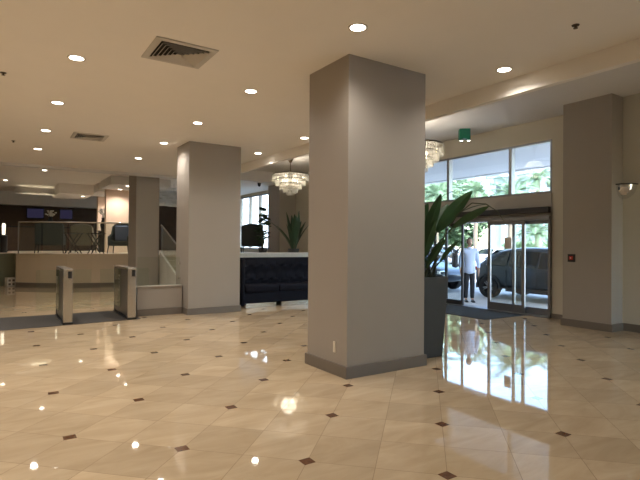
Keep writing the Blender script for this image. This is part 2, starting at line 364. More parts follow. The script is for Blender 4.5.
MB().tube([(math.cos(t)*.76, math.sin(t)*.36, .16) for t in [2*PI*i/24 for i in range(25)]], .01, 6).build('cove_light', M['bulb'], tr)
cl = thing('ceiling_sculpture', 'pale wavy layered hanging feature seen between the two left columns', 'ceiling feature', (5.3, 19.6, 3.0))
for k in range(5):
    pts = [(-1.0+2.0*i/24, .12*math.sin(i*.8+k)) for i in range(25)]
    MB().ring([[(x, y+k*.13, .12*k+.03*math.sin(x*6+k)), (x, y+k*.13, .12*k+.18+.03*math.sin(x*6+k)), (x, y+k*.13+.03, .12*k+.18), (x, y+k*.13+.03, .12*k)] for x, y in pts]).build('layer', M['cloud'], cl, smooth=True)
for x in (-.6, .6): MB().tube([(x, .25, .6), (x, .25, .92)], .008, 6).build('cable', M['steel'], cl)

# ---------------------------------------------------------------- downlights
GL = 'recessed downlights in the lobby ceiling'
def downlight(label, x, y, z, power, grp, s=1.0):
    t = thing('downlight', label, 'downlight', (x, y, z), 0, grp)
    MB().lathe((0, 0, 0), [(.078*s, -.004), (.098*s, -.008), (.103*s, 0), (.078*s, 0), (.078*s, -.004)], 28).build('trim_ring', M['vent'], t)
    MB().lathe((0, 0, 0), [(0, -.003), (.078*s, -.003), (.078*s, -.0005), (0, -.0005)], 28).build('lens', M['lens'], t)
    l = bpy.data.lights.new('lamp', 'SPOT'); l.energy = power; l.spot_size = R(150); l.spot_blend = .8; l.shadow_soft_size = .07; l.color = WARM
    o = bpy.data.objects.new('lamp', l); COL.objects.link(o); o.parent = t; o.location = (0, 0, -.02)
    return t
rowname = {.73: 'left row', 2.92: 'middle row', 5.1: 'right row'}
near = {.73: {4.1: None}, }
spots = []
LB = {
 (.73, 6.28): 'downlight nearest the camera in the left row, left of the large vent',
 (.73, 8.46): 'second downlight in the left row, between the large vent and small vent',
 (.73, 10.7): 'third downlight in the left row, left of the small ceiling vent',
 (.73, 12.92): 'farthest downlight in the left row, just before the lounge soffit',
 (2.92, 3.83): 'round downlight directly above the large middle column',
 (2.92, 6.27): 'downlight just left of the top of the large middle column',
 (2.92, 8.46): 'downlight above the upper right corner of the second column',
 (2.92, 10.58): 'downlight beside the upper left corner of the second column',
 (2.92, 12.86): 'downlight above the narrow column near the lounge soffit',
 (5.08, 3.76): 'downlight right of the large column, near the beam over the entrance',
 (5.10, 8.42): 'downlight touching the left edge of the large column, above the chandelier',
 (5.08, 10.48): 'downlight between the second column and the far chandelier',
}
KS = (ZC-1.55)/(3.67-1.55)
for (x, y), s in LB.items(): downlight(s, x*KS, y*KS, ZC, LAMP_W, GL)
off = 'unseen downlight added outside the picture to light the lobby'  # lamps out of view, added to light the lobby
for (x, y) in ((.73, 4.1), (-1.5, -.6), (-1.5, 1.8), (-1.5, 4.0), (-1.5, 6.2), (-1.5, 8.4), (-1.5, 10.6), (-1.5, 12.9), (-3.9, 1.6), (-3.9, 4.0), (-3.9, 6.2), (-3.9, 8.4), (-3.9, 10.6)):
    downlight(off, x, y, ZC, LAMP_W, 'unseen downlights added to light the lobby')
for i, (x, y, s) in enumerate(((1.25, 18.6, 'lone lounge downlight below the soffit line at far left'), (3.95, 18.95, 'small lounge downlight left of the narrow column'), (3.0, 23.2, 'lounge downlight on the dropped soffit before the dark wall'), (4.6, 22.6, 'lounge downlight above the far peach wall'), (.2, 22.5, 'lounge downlight at the far left edge of the picture'), (3.95, 20.35, 'lounge downlight added to brighten the nearer peach wall'), (4.45, 23.6, 'lounge downlight added to brighten the farther peach wall'))):
    zz = (ZR, 3.62, 3.52, 3.60, ZR, 3.62, 3.60)[i]
    downlight(s, x, y, zz, (40, 40, 40, 40, 40, 90, 90)[i], 'downlights in the raised lounge', .9)  # the last two are added lamps that brighten the peach walls

# ---------------------------------------------------------------- vents, sprinklers
def vent(label, x, y, w_):
    t = thing('ceiling_vent', label, 'vent', (x, y, ZC)); h = w_/2
    f = MB()
    for a in ((-h, -h, h, -h+.075), (-h, h-.075, h, h), (-h, -h+.075, -h+.075, h-.075), (h-.075, -h+.075, h, h-.075)): f.box((a[0], a[1], -.014), (a[2], a[3], 0))
    f.build('frame', M['vent'], t, bevel=.004)
    MB().box((-h+.06, -h+.06, -.002), (h-.06, h-.06, 0)).build('backing', M['duct'], t)
    k = h-.085; n = 6
    for i in range(n):       # concentric square blades, tilted
        a, b = k - i*k/n, k - (i+.62)*k/n
        s = MB(); z0, z1 = -.030, -.004
        q = [(-1, -1), (1, -1), (1, 1), (-1, 1)]
        s.ring([[(a*p[0], a*p[1], z0) for p in q], [(b*p[0], b*p[1], z1) for p in q], [(b*p[0], b*p[1], z1-.002) for p in q], [(a*p[0], a*p[1], z0-.003) for p in q], [(a*p[0], a*p[1], z0) for p in q]], cap=False).build('blade', M['vent'], t)
    return t
vent('large square ceiling vent with concentric blades, nearest the camera', 1.74, 5.70, .70)
vent('smaller looking square ceiling vent farther down the lobby', 1.57, 11.26, .66)
def sprinkler(label, x, y, z, s=1):
    t = thing('sprinkler', label, 'sprinkler', (x, y, z), 0)
    MB().lathe((0, 0, 0), [(0, 0), (.038*s, 0), (.034*s, -.008), (.012*s, -.012), (.012*s, -.03), (0, -.03)], 16).build('escutcheon', M['bronze'], t)
    MB().lathe((0, 0, -.034), [(0, 0), (.022*s, 0), (.022*s, .004), (0, .004)], 12).build('deflector', M['bronze'], t)
sprinkler('dark sprinkler head in the ceiling at upper right', 4.81, 2.73, ZC)
sprinkler('dark sprinkler head at the left picture edge, left of the large vent', .03, 7.66, ZC)
sprinkler('tiny dark sprinkler head far down the lobby at the left', .25, 12.7, ZC)

# ---------------------------------------------------------------- chandeliers
def chandelier(label, x, y):
    t = thing('chandelier', label, 'chandelier', (x, y, ZH), 0, 'tiered crystal chandeliers')
    MB().lathe((0, 0, 0), [(0, 0), (.12, 0), (.10, -.05), (.03, -.16), (.02, -.16), (.02, 0)], 20).build('canopy', M['bronze'], t)
    MB().tube([(0, 0, -.1), (0, 0, -.66)], .012).build('stem', M['bronze'], t)
    fr = MB(); zt = -.56
    tiers = [(.58, zt, .22), (.47, zt-.15, .20), (.35, zt-.29, .18), (.22, zt-.42, .17), (.10, zt-.53, .14)]
    for (r, z, h) in tiers:
        fr.ring([[(math.cos(a)*rr, math.sin(a)*rr, z+dz) for a in [2*PI*i/40 for i in range(40)]] for rr, dz in ((r, 0), (r, .03), (r-.02, .03), (r-.02, 0), (r, 0))], cap=False)
    for k in range(6):
        a = k*PI/3; fr.tube([(0, 0, zt+.02), (.57*math.cos(a), .57*math.sin(a), zt+.015)], .007, 6)
    fr.tube([(0, 0, zt), (0, 0, zt-.52)], .01, 6)
    for (r, z, h) in tiers[1:]:
        for k in range(4): a = k*PI/2; fr.tube([(0, 0, z+.015), (r*math.cos(a), r*math.sin(a), z+.015)], .005, 5)
    fr.build('frame', M['bronze'], t)
    for (r, z, h) in tiers:
        m_ = MB(); n = max(10, int(2*PI*r/.048))
        for i in range(n):
            a = 2*PI*i/n; c, s = math.cos(a)*(r+.008), math.sin(a)*(r+.008); wv = .017; dx, dy = -math.sin(a)*wv, math.cos(a)*wv; nx, ny = math.cos(a)*.009, math.sin(a)*.009
            rg = lambda zz, k: [(c-dx*k, s-dy*k, zz), (c+nx*k, s+ny*k, zz), (c+dx*k, s+dy*k, zz), (c-nx*k, s-ny*k, zz)]
            m_.ring([rg(z+.01, .7), rg(z-.02, 1), rg(z-h+.03, 1), rg(z-h, .15)])
        m_.build('crystal_tier', M['crystal'], t)
    for i in range(8):
        a = i*PI/4; r = .42 if i % 2 else .28
        MB().lathe((r*math.cos(a), r*math.sin(a), zt-.10-.1*(1-i % 2)), [(0, .05), (.022, .03), (.026, 0), (.012, -.04), (0, -.05)], 10).build('bulb', M['bulb'], t, smooth=True)
    l = bpy.data.lights.new('lamp', 'POINT'); l.energy = 25; l.color = (1, .88, .7); l.shadow_soft_size = .25
    o = bpy.data.objects.new('lamp', l); COL.objects.link(o); o.parent = t; o.location = (0, 0, zt-.12)
    return t
ch = chandelier('tiered crystal chandelier hanging over the navy sofa', 7.87, 13.85)
dup(ch, (7.87, 8.1, ZH), label='crystal chandelier half hidden by the large column, near the entrance windows')

# ---------------------------------------------------------------- turnstile gates
def gate(label, x):
    t = thing('turnstile', label, 'turnstile', (x, 10.36, 0), 0, 'speed gates across the lobby')
    MB().box((-.08, .0, .0), (.08, .07, 1.04)).build('front_post', M['steel'], t, bevel=.01)
    MB().box((-.065, .07, .06), (-.045, 1.36, 1.0)).box((.045, .07, .06), (.065, 1.36, 1.0)).build('side_cover', M['steel_dark'], t)
    MB().box((-.045, .08, .08), (.045, 1.35, .5)).box((-.03, .62, .5), (.03, .78, .98)).build('core', M['black'], t)
    MB().box((-.08, 1.36, 0), (.08, 1.43, 1.0)).build('rear_post', M['steel_dark'], t, bevel=.01)
    MB().box((-.08, -.005, 1.0), (.08, 1.44, 1.045)).build('top_cover', M['steel'], t, bevel=.01)
    r = MB().box((-.005, -.008, .87), (.06, .002, 1.0)).build('card_reader', M['black'], t, bevel=.003)
    MB().box((-.085, -.02, 0), (.085, 1.46, .04)).build('plinth', M['black'], t)
    for s in (-1, 1): MB().box((s*.09-.005 if s < 0 else .085, .70, .18), (s*.09+.005 if s < 0 else .095, 1.25, .99)).build('side_glass', M['glass_green'], t)
    for s in (-1, 1):
        w_ = .42
        MB().box((min(s*.07, s*(.07+w_)), .66, .2), (max(s*.07, s*(.07+w_)), .672, 1.0)).build('glass_wing', M['glass_green'], t)
    return t
g1 = gate('left steel turnstile gate on the dark floor mat', 1.11)
dup(g1, (2.27, 10.41, 0), label='right steel turnstile gate, next to the low wall')
tag(MB().prism([(-1.2, 10.13), (.05, 10.22), (2.30, 10.40), (2.45, 10.42), (2.45, 11.93), (-1.2, 11.93)], .0, .006).build('floor_mat', M['mat']), 'dark ribbed strip of matting under the turnstile gates', 'mat')

# ---------------------------------------------------------------- navy sofa
sf = thing('sofa', 'long navy velvet banquette with high buttoned back and chrome plinths', 'sofa', (4.86, 10.86, 0))
L_ = 2.9
for i in range(3): MB().box((.12+i*L_/3, -.01, .0), (.10+(i+.86)*L_/3, .72, .11)).build('plinth', M['steel'], sf)
MB().box((.02, .04, .11), (L_, .85, .36)).build('base', M['navy'], sf, bevel=.02)
for i in range(3): MB().box((.11+i*.93, .0, .36), (.11+(i+1)*.93-.01, .62, .54)).build('seat_cushion', M['navy'], sf, bevel=.05)
MB().box((0, 0, .05), (.10, .88, 1.18)).build('arm', M['navy'], sf, bevel=.03)
bm_ = MB(); nx_, nz_ = 58, 12
rows = []
for j in range(nz_+1):
    rows.append([(.10+(L_-.10)*i/nx_, .66-.035*abs(math.cos(PI*i/6+PI/2*(j//3 % 2)))*abs(math.sin(PI*j/6+.3)) - .02, .5+.69*j/nz_) for i in range(nx_+1)])
for a, b in zip(rows, rows[1:]):
    for i in range(nx_): bm_.face([a[i], a[i+1], b[i+1], b[i]])
bm_.box((.10, .68, .36), (L_, .90, 1.19))
bm_.build('back', M['navy'], sf)

# ---------------------------------------------------------------- plants
def leaf_blade(mb, base, dirv, length, width, droop=.5, fold=.25, n=8, tipw=.0, shape=None, side=None):
    d0 = Vector(dirv).normalized(); p = Vector(base); side = side or d0.cross(Vector((0, 0, 1)))
    if side.length < .1: side = Vector((1, 0, 0))
    side.normalize(); rows = []
    dcur = d0.copy()
    for i in range(n+1):
        t = i/n
        wv = width*(math.sin(PI*min(1, t*.92+.06))**.75) if shape is None else width*shape(t)
        nrm = side.cross(dcur).normalized()
        rows.append([p - side*wv*.5 + nrm*fold*wv*.5, p.copy(), p + side*wv*.5 + nrm*fold*wv*.5])
        dcur = (dcur + Vector((0, 0, -droop/n))).normalized(); p = p + dcur*length/n
    for a, b in zip(rows, rows[1:]):
        for k in (0, 1):
            th = .003
            mb.face([a[k], a[k+1], b[k+1], b[k]])
def pxd(x, y, D):
    X = fw + r2*(x-320)/493.3 + u2*(240-y)/493.3
    return Vector((0, 0, 1.55)) + X*D

t = thing('potted_plant', 'tall bird of paradise plant in a slate grey pot behind the large column', 'potted plant', (5.02, 5.05+.0, 0))
t.location = (5.03, 5.02, 0)
def taper(mb, a0, a1, h, z0=0):
    q = [(-1, -1), (1, -1), (1, 1), (-1, 1)]
    return mb.ring([[(a0*x, a0*y, z0) for x, y in q], [(a1*x, a1*y, z0+h) for x, y in q], [((a1-.03)*x, (a1-.03)*y, z0+h) for x, y in q], [((a1-.03)*x, (a1-.03)*y, z0+h-.06) for x, y in q]])
taper(MB(), .18, .235, 1.11).build('pot', M['pot'], t, bevel=.008)
MB().box((-.2, -.2, 1.04), (.2, .2, 1.075)).build('soil', M['soil'], t)
stems = MB(); fol = MB()
base0 = Vector((0, 0, 1.06))
# (tip pixel-free) stems: azimuth relative to world, reach, top height, leaf length, width, droop
def w2l(v): return v - Vector((5.03, 5.02, 0))
big = [ # leaf base, leaf tip, width, droop
 (pxd(437,232,6.85), pxd(470,192,6.7), .26, .25),
 (pxd(424,243,6.9), pxd(440,196,6.8), .22, .20),
 (pxd(452,228,6.7), pxd(487,207,6.4), .15, .08),
 (pxd(428,238,7.1), pxd(447,205,7.3), .24, .25),
 (pxd(412,240,7.0), pxd(427,205,7.0), .25, .2),
 (pxd(404,235,7.2), pxd(392,190,7.4), .24, .3),
 (pxd(420,262,6.8), pxd(434,222,6.7), .24, .15),
 (pxd(412,250,7.1), pxd(380,215,7.3), .24, .4),
 (pxd(420,225,7.1), pxd(412,180,7.3), .24, .2),
 (pxd(426,268,6.75), pxd(444,240,6.6), .14, .3),
 (pxd(440,262,6.8), pxd(458,240,6.7), .09, .5),
]
for i, (a, b, wd, dr) in enumerate(big):
    a, b = w2l(a), w2l(b); L0 = (b-a).length
    s0 = Vector((random.uniform(-.1, .1), random.uniform(-.1, .1), 1.06)); mid = (s0+a)/2 + Vector((0, 0, .06)); mid.x = s0.x*.5+mid.x*.5; mid.y = s0.y*.5+mid.y*.5
    pts = [s0, mid, a]; stems.tube([s0, s0.lerp(mid, .6), mid, mid.lerp(a, .5), a], [.013, .012, .011, .009, .007], 6)
    leaf_blade(fol, a, (b-a)+Vector((0, 0, dr*L0*.45)), L0*1.04, wd*.72, dr, .35, 10, side=(b-a).normalized().cross(Vector((.75, .66, 0))) + .35*(b-a).normalized().cross(Vector((0, 0, 1))))
# one long bare arching stem to the right, ending in a thin leaf
arc = [w2l(pxd(x, y, D)) for x, y, D in ((436,258,6.8),(446,232,6.7),(458,214,6.6),(472,203,6.5),(486,204,6.4),(497,211,6.35),(504,221,6.3))]
stems.tube([Vector((.04, -.02, 1.06))]+arc, [.012,.010,.009,.009,.008,.007,.005,.003], 6)
leaf_blade(fol, arc[2], arc[4]-arc[2]+Vector((0, 0, .1)), .42, .05, .5, .3, 8)
arc = [w2l(pxd(x, y, D)) for x, y, D in ((428,250,6.9),(430,225,6.9),(434,205,6.9),(444,195,6.9),(456,190,6.9))]
stems.tube(arc, [.008,.007,.006,.005,.003], 6)
for i in range(26):     # lower young shoots
    az = random.uniform(0, 2*PI); s0 = Vector((random.uniform(-.13, .13), random.uniform(-.13, .13), 1.06)); hh = random.uniform(.15, .55)
    a = s0 + Vector((math.cos(az)*.10, math.sin(az)*.10, hh)); stems.tube([s0, a], [.007, .004], 5)
    leaf_blade(fol, a, Vector((math.cos(az)*.7, math.sin(az)*.7, .8)), random.uniform(.12, .28), random.uniform(.04, .08), .9, .3, 6)
stems.build('stems', M['stem'], t); fol.build('leaves', M['leaf'], t, smooth=True)

def bush(label, name, loc, h, kind, m):
    t = thing(name, label, 'potted plant', loc)
    MB().lathe((0, 0, 0), [(0, 0), (.13, 0), (.17, .26), (.15, .26), (.14, .22), (0, .22)], 20).build('pot', M['pot'], t)
    s = MB(); f = MB()
    if kind == 'blade':
        for i in range(17):
            az = i*2.4; r0 = .05; tilt = .10+.38*((i % 5)/4); L1 = h*random.uniform(.62, .85)
            d_ = Vector((math.cos(az)*tilt, math.sin(az)*tilt, 1)); a = Vector((math.cos(az)*r0, math.sin(az)*r0, .22)) + d_*.25*h*(i % 4)/4
            s.tube([(math.cos(az)*r0, math.sin(az)*r0, .2), a], .01, 5)
            leaf_blade(f, a, d_, L1, .13, 1.3*tilt+.15, .3, 8)
    else:
        for k in range(4):
            az = k*PI/2+.4; lean = .10+.07*k; pts = [Vector((math.cos(az)*lean*z, math.sin(az)*lean*z, .2+z*(h-.3))) for z in (0, .25, .5, .75, 1.0-.08*k)]
            s.tube(pts, [.014, .012, .010, .008, .005], 6)
            for z in (.25, .36, .47, .58, .69, .80, .9, .98):
                a2 = random.uniform(0, 2*PI); z *= (1-.08*k); b0 = Vector((math.cos(az)*lean*z, math.sin(az)*lean*z, .2+z*(h-.3)))
                leaf_blade(f, b0, (math.cos(a2)*.9, math.sin(a2)*.9, random.uniform(-.3, 1.1)), random.uniform(.22, .30), random.uniform(.20, .26), .5, .1, 7, side=Vector((.85, -.5, random.uniform(-.2, .2))))
    s.build('stems', M['stem'], t); f.build('leaves', m, t, smooth=True)
bush('leafy green plant with upright pointed leaves behind the navy sofa', 'potted_plant', (7.3, 12.62, PZ), 1.2, 'blade', M['leaf2'])
bush('rubber plant with round leaves in front of the lounge window', 'potted_plant', (8.1, 16.25, PZ), 1.72, 'round', M['leaf2'])

# ---------------------------------------------------------------- lounge furniture
def wing_chair(label, loc, rz, m, cushion=None, w_=.72, h=1.15):
    t = thing('wing_chair', label, 'armchair', loc, rz, 'high-backed wing chairs in the raised lounge')
    a = w_/2
    for sx in (-1, 1):
        for sy in (-1, 1): MB().tube([(sx*(a-.06), sy*.27, .30), (sx*(a-.02), sy*.33, 0)], [.024, .015], 8).build('leg', M['darkwood'], t)
    MB().box((-a+.06, -.33, .28), (a-.06, .30, .46)).build('seat', m, t, bevel=.04)
    n = 10; pr_ = []
    for i in range(n+1):
        x = -1+2*i/n; pr_.append((x*a*.92, h-.09*x*x-.0))
    b = MB()
    pts = [(-a*.86, .30), (a*.86, .30)] + [(x, z) for x, z in reversed(pr_)]
    b.ring([[(x, .22+.10*(z-.3), z) for x, z in pts], [(x, .33+.12*(z-.3), z) for x, z in pts]])
    b.build('back', m, t, bevel=.03)
    for s in (-1, 1):
        q = [(s*a*.95, -.30, .3), (s*a*.95, .33, .3), (s*a*.95, .40, h-.1), (s*a*.95, .18, h-.16), (s*a*.95, .05, .72), (s*a*.95, -.30, .62)]
        MB().ring([[Vector(p) for p in q], [Vector(p)-Vector((s*.07, 0, 0)) for p in q]]).build('arm', m, t, bevel=.02)
    if cushion: MB().box((-.24, .06, .47), (.24, .21, 1.02)).build('back_cushion', cushion, t, bevel=.04)
    return t
def gd(x, y, D): return pxd(x, y, D)
wing_chair('charcoal wing chair seen from behind near the lounge railing, left of the tables', (1.58, 20.2, PZ), R(200-33), M['char'], w_=.95)
wing_chair('olive beige high chair behind the crossed-leg tables', (2.75, 20.85, PZ), R(160), M['beige_up'], w_=.8, h=1.1)
wing_chair('slate blue wing chair beside the narrow column', (3.74, 19.05, PZ), R(-28), M['char'], M['blue_up'], w_=.78)
wing_chair('dark armchair on its own in front of the lounge window', (8.1, 17.1, PZ), R(150), M['char'], w_=.85)
wing_chair('charcoal lounge chair far left behind the slim lamp', (-.3, 24.0, PZ+.003), R(30), M['char'], w_=1.1, h=.95)
def xtable(label, loc, r=.33):
    t = thing('lounge_table', label, 'table', loc, .5, 'crossed-leg tables in the raised lounge')
    MB().lathe((0, 0, .70), [(0, 0), (r, 0), (r, .03), (0, .03)], 28).build('tabletop', M['darkwood'], t)
    for s in (-1, 1):
        for q in (-1, 1): MB().tube([(s*.26, q*.10, 0), (-s*.26, q*.10, .70)], .018, 8).build('leg', M['darkwood'], t)
    MB().tube([(0, -.12, .35), (0, .12, .35)], .012, 6).build('stretcher', M['darkwood'], t)
xt = xtable('dark crossed-leg table nearest the railing, right of the charcoal chair', (2.22, 19.35, PZ))
xtable('dark crossed-leg table between the beige chair and blue wing chair', (2.93, 19.2, PZ))
t = thing('floor_lamp', 'slim white tube lamp on a dark pedestal at far left', 'lamp', (.16, 21.6, PZ))
MB().lathe((0, 0, 0), [(0, 0), (.12, 0), (.12, .62), (.05, .66), (0, .66)], 16).build('pedestal', M['black'], t)
MB().lathe((0, 0, .66), [(0, 0), (.05, 0), (.06, .35), (.04, .42), (0, .42)], 12).build('shade', M['shade'], t, smooth=True)
t = thing('bar_counter', 'dark bar counter along the brown lounge wall', 'bar', (2.0, 25.6, PZ))
MB().box((-1.9, 0, 0), (1.6, .6, 1.05)).build('body', M['brown'], t); MB().box((-1.95, -.05, 1.05), (1.65, .65, 1.1)).build('countertop', M['black'], t, bevel=.01)
for i, (dx, wd) in enumerate(((.55, .75), (1.9, .6))):
    t = thing('wall_screen', ['dim bluish screen on the brown wall left of the flowers', 'dim bluish screen on the brown wall right of the flowers'][i], 'screen', (.95+dx, 27.86, 2.95), 0, 'screens on the lounge wall')
    MB().box((-wd/2, -.05, -.25), (wd/2, .03, .25)).build('casing', M['black'], t, bevel=.01); MB().box((-wd/2+.03, -.056, -.22), (wd/2-.03, -.05, .22)).build('display', M['screen'], t)
def bouquet(label, loc, s, petals, vase):
    t = thing('flower_vase', label, 'vase', loc)
    MB().lathe((0, 0, 0), [(0, 0), (.09*s, 0), (.13*s, .2*s), (.07*s, .42*s), (.09*s, .48*s), (.06*s, .48*s), (0, .44*s)], 18).build('vase', vase, t, smooth=True)
    f = MB()
    for i in range(26):
        a = random.uniform(0, 2*PI); r = random.uniform(.02, .22)*s; z = (.62+random.uniform(-.12, .16))*s
        p = (math.cos(a)*r, math.sin(a)*r, z); f.lathe(p, [(0, -.04*s), (.04*s, -.01*s), (.05*s, .03*s), (0, .02*s)], 7)
        f.tube([(0, 0, .42*s), p], .006, 4)
    f.build('flowers', petals, t)
bouquet('white flower arrangement on the bar counter, before the brown wall', (2.0, 25.85, PZ+1.1), 1.0, M['white'], M['black'])
bouquet('dark tall vase with pale flowers in front of the peach wall', (3.75, 22.6, PZ+.9), 1.15, M['white'], M['black'])
t = thing('pedestal', 'black pedestal carrying the dark tall vase near the peach wall', 'pedestal', (3.75, 22.6, PZ)); MB().box((-.2, -.2, 0), (.2, .2, .88)).build('body', M['black'], t, bevel=.01); MB().box((-.23, -.23, .87), (.23, .23, .9)).build('top', M['darkwood'], t)
t = thing('storage_cube', 'small white patterned cube on the floor by the olive panel', 'box', (.36, 20.3, 0), .3)
MB().box((-.13, -.13, 0), (.13, .13, .30)).build('body', M['white'], t, bevel=.01)
for sx in (-.06, .06):
    for zz in (.08, .21): MB().box((sx-.035, -.136, zz-.035), (sx+.035, -.128, zz+.035)).build('dark_square', M['steel_dark'], t)

# ---------------------------------------------------------------- entrance items
tag(MB().prism([(8.50, 6.72), (9.84, 6.72), (9.84, 10.1), (8.50, 10.1)], 0, .008).build('door_mat', M['doormat']), 'charcoal entrance carpet inside the sliding doors', 'mat')
t = thing('emergency_light', 'green ceiling box with two small white lamp heads by the entrance', 'emergency light', (9.34, 8.02, ZH), R(-40)); t.scale = (.85,)*3
MB().box((-.15, -.13, -.27), (.15, .13, 0)).build('housing', M['green_box'], t, bevel=.01)
for s in (-1, 1):
    h = MB().lathe((s*.10, -.11, -.27), [(0, 0), (.05, 0), (.055, -.06), (.045, -.07), (0, -.07)], 14).build('lamp_head', M['green_box'], t)
    MB().lathe((s*.10, -.11, -.345), [(0, 0), (.042, 0), (.042, .008), (0, .008)], 14).build('lens', M['bulb_white'], h)
t = thing('fire_alarm', 'small red alarm call point on the right wall column', 'alarm', (9.30, 5.34, 1.32))
MB().box((-.012, -.075, -.075), (0, .075, .075)).build('back_plate', M['black'], t, bevel=.004)
MB().box((-.04, -.034, -.034), (-.012, .034, .034)).build('call_point', M['red'], t, bevel=.006)
MB().box((-.043, -.012, -.010), (-.039, .012, .010)).build('button', M['white'], t)
t = thing('security_mirror', 'chrome dome mirror in the corner right of the wall column', 'mirror', (9.70, 4.26, 2.70))
t.location = (9.699, 4.599, 2.68)
q = MB(); n1_, n2_ = 12, 8; rws = []
for j in range(n2_+1):
    ph = PI/2*j/n2_; rws.append([(-.25*math.cos(ph)*math.sin(PI/2*i/n1_), -.25*math.cos(ph)*math.cos(PI/2*i/n1_), -.26*math.sin(ph)) for i in range(n1_+1)])
for a, b in zip(rws, rws[1:]):
    for i in range(n1_): q.face([a[i], a[i+1], b[i+1], b[i]])
q.build('dome', M['chrome'], t, smooth=True)
MB().prism([(0, 0)] + [(-.265*math.sin(PI/2*i/12), -.265*math.cos(PI/2*i/12)) for i in range(13)], -.005, .016).build('top_rim', M['black'], t)
t = thing('ceiling_camera', 'small dark ceiling camera in front of the lounge windows', 'camera', (8.5, 17.4, ZR))
MB().lathe((0, 0, 0), [(0, 0), (.07, 0), (.07, -.05), (0, -.05)], 16).build('mount', M['black'], t); MB().lathe((0, 0, -.05), [(.06, 0), (.055, -.05), (.03, -.09), (0, -.10)], 16).build('dome', M['black'], t, smooth=True)

# ---------------------------------------------------------------- outside: ground and canopy
struct('floor_forecourt', MB().box((10.16, -30, -.12), (19, 60, -.02)), M['concrete'])
struct('floor_road', MB().box((19, -60, -.16), (120, 120, -.05)), M['asphalt'])
tag(MB().box((24, 10, -.06), (31, 60, .03)).build('lawn_strip', M['grass']), 'green planted strip beyond the parked cars', 'lawn')['kind'] = 'structure'
struct('trim_canopy', MB().box((10.2, 2.5, 4.32), (15.9, 22, 4.6)).box((10.2, 2.5, 4.5), (10.3, 22, 5.2)), M['canopy'])
struct('trim_canopy_edge', MB().box((15.9, 2.5, 4.28), (16.15, 22, 4.95)), M['canopy2'])
MBc = [(15.4, 3.0), (15.4, 16.5)]
for i, (x, y) in enumerate(MBc):
    t = thing('canopy_post', ['square post holding the canopy, off to the right', 'square post holding the canopy, hidden by the large column'][i], 'post', (x, y, -.02)); MB().box((-.2, -.2, 0), (.2, .2, 4.33)).build('shaft', M['stucco'], t); MB().box((-.26, -.26, 0), (.26, .26, .2)).build('plinth', M['stucco'], t, bevel=.01)

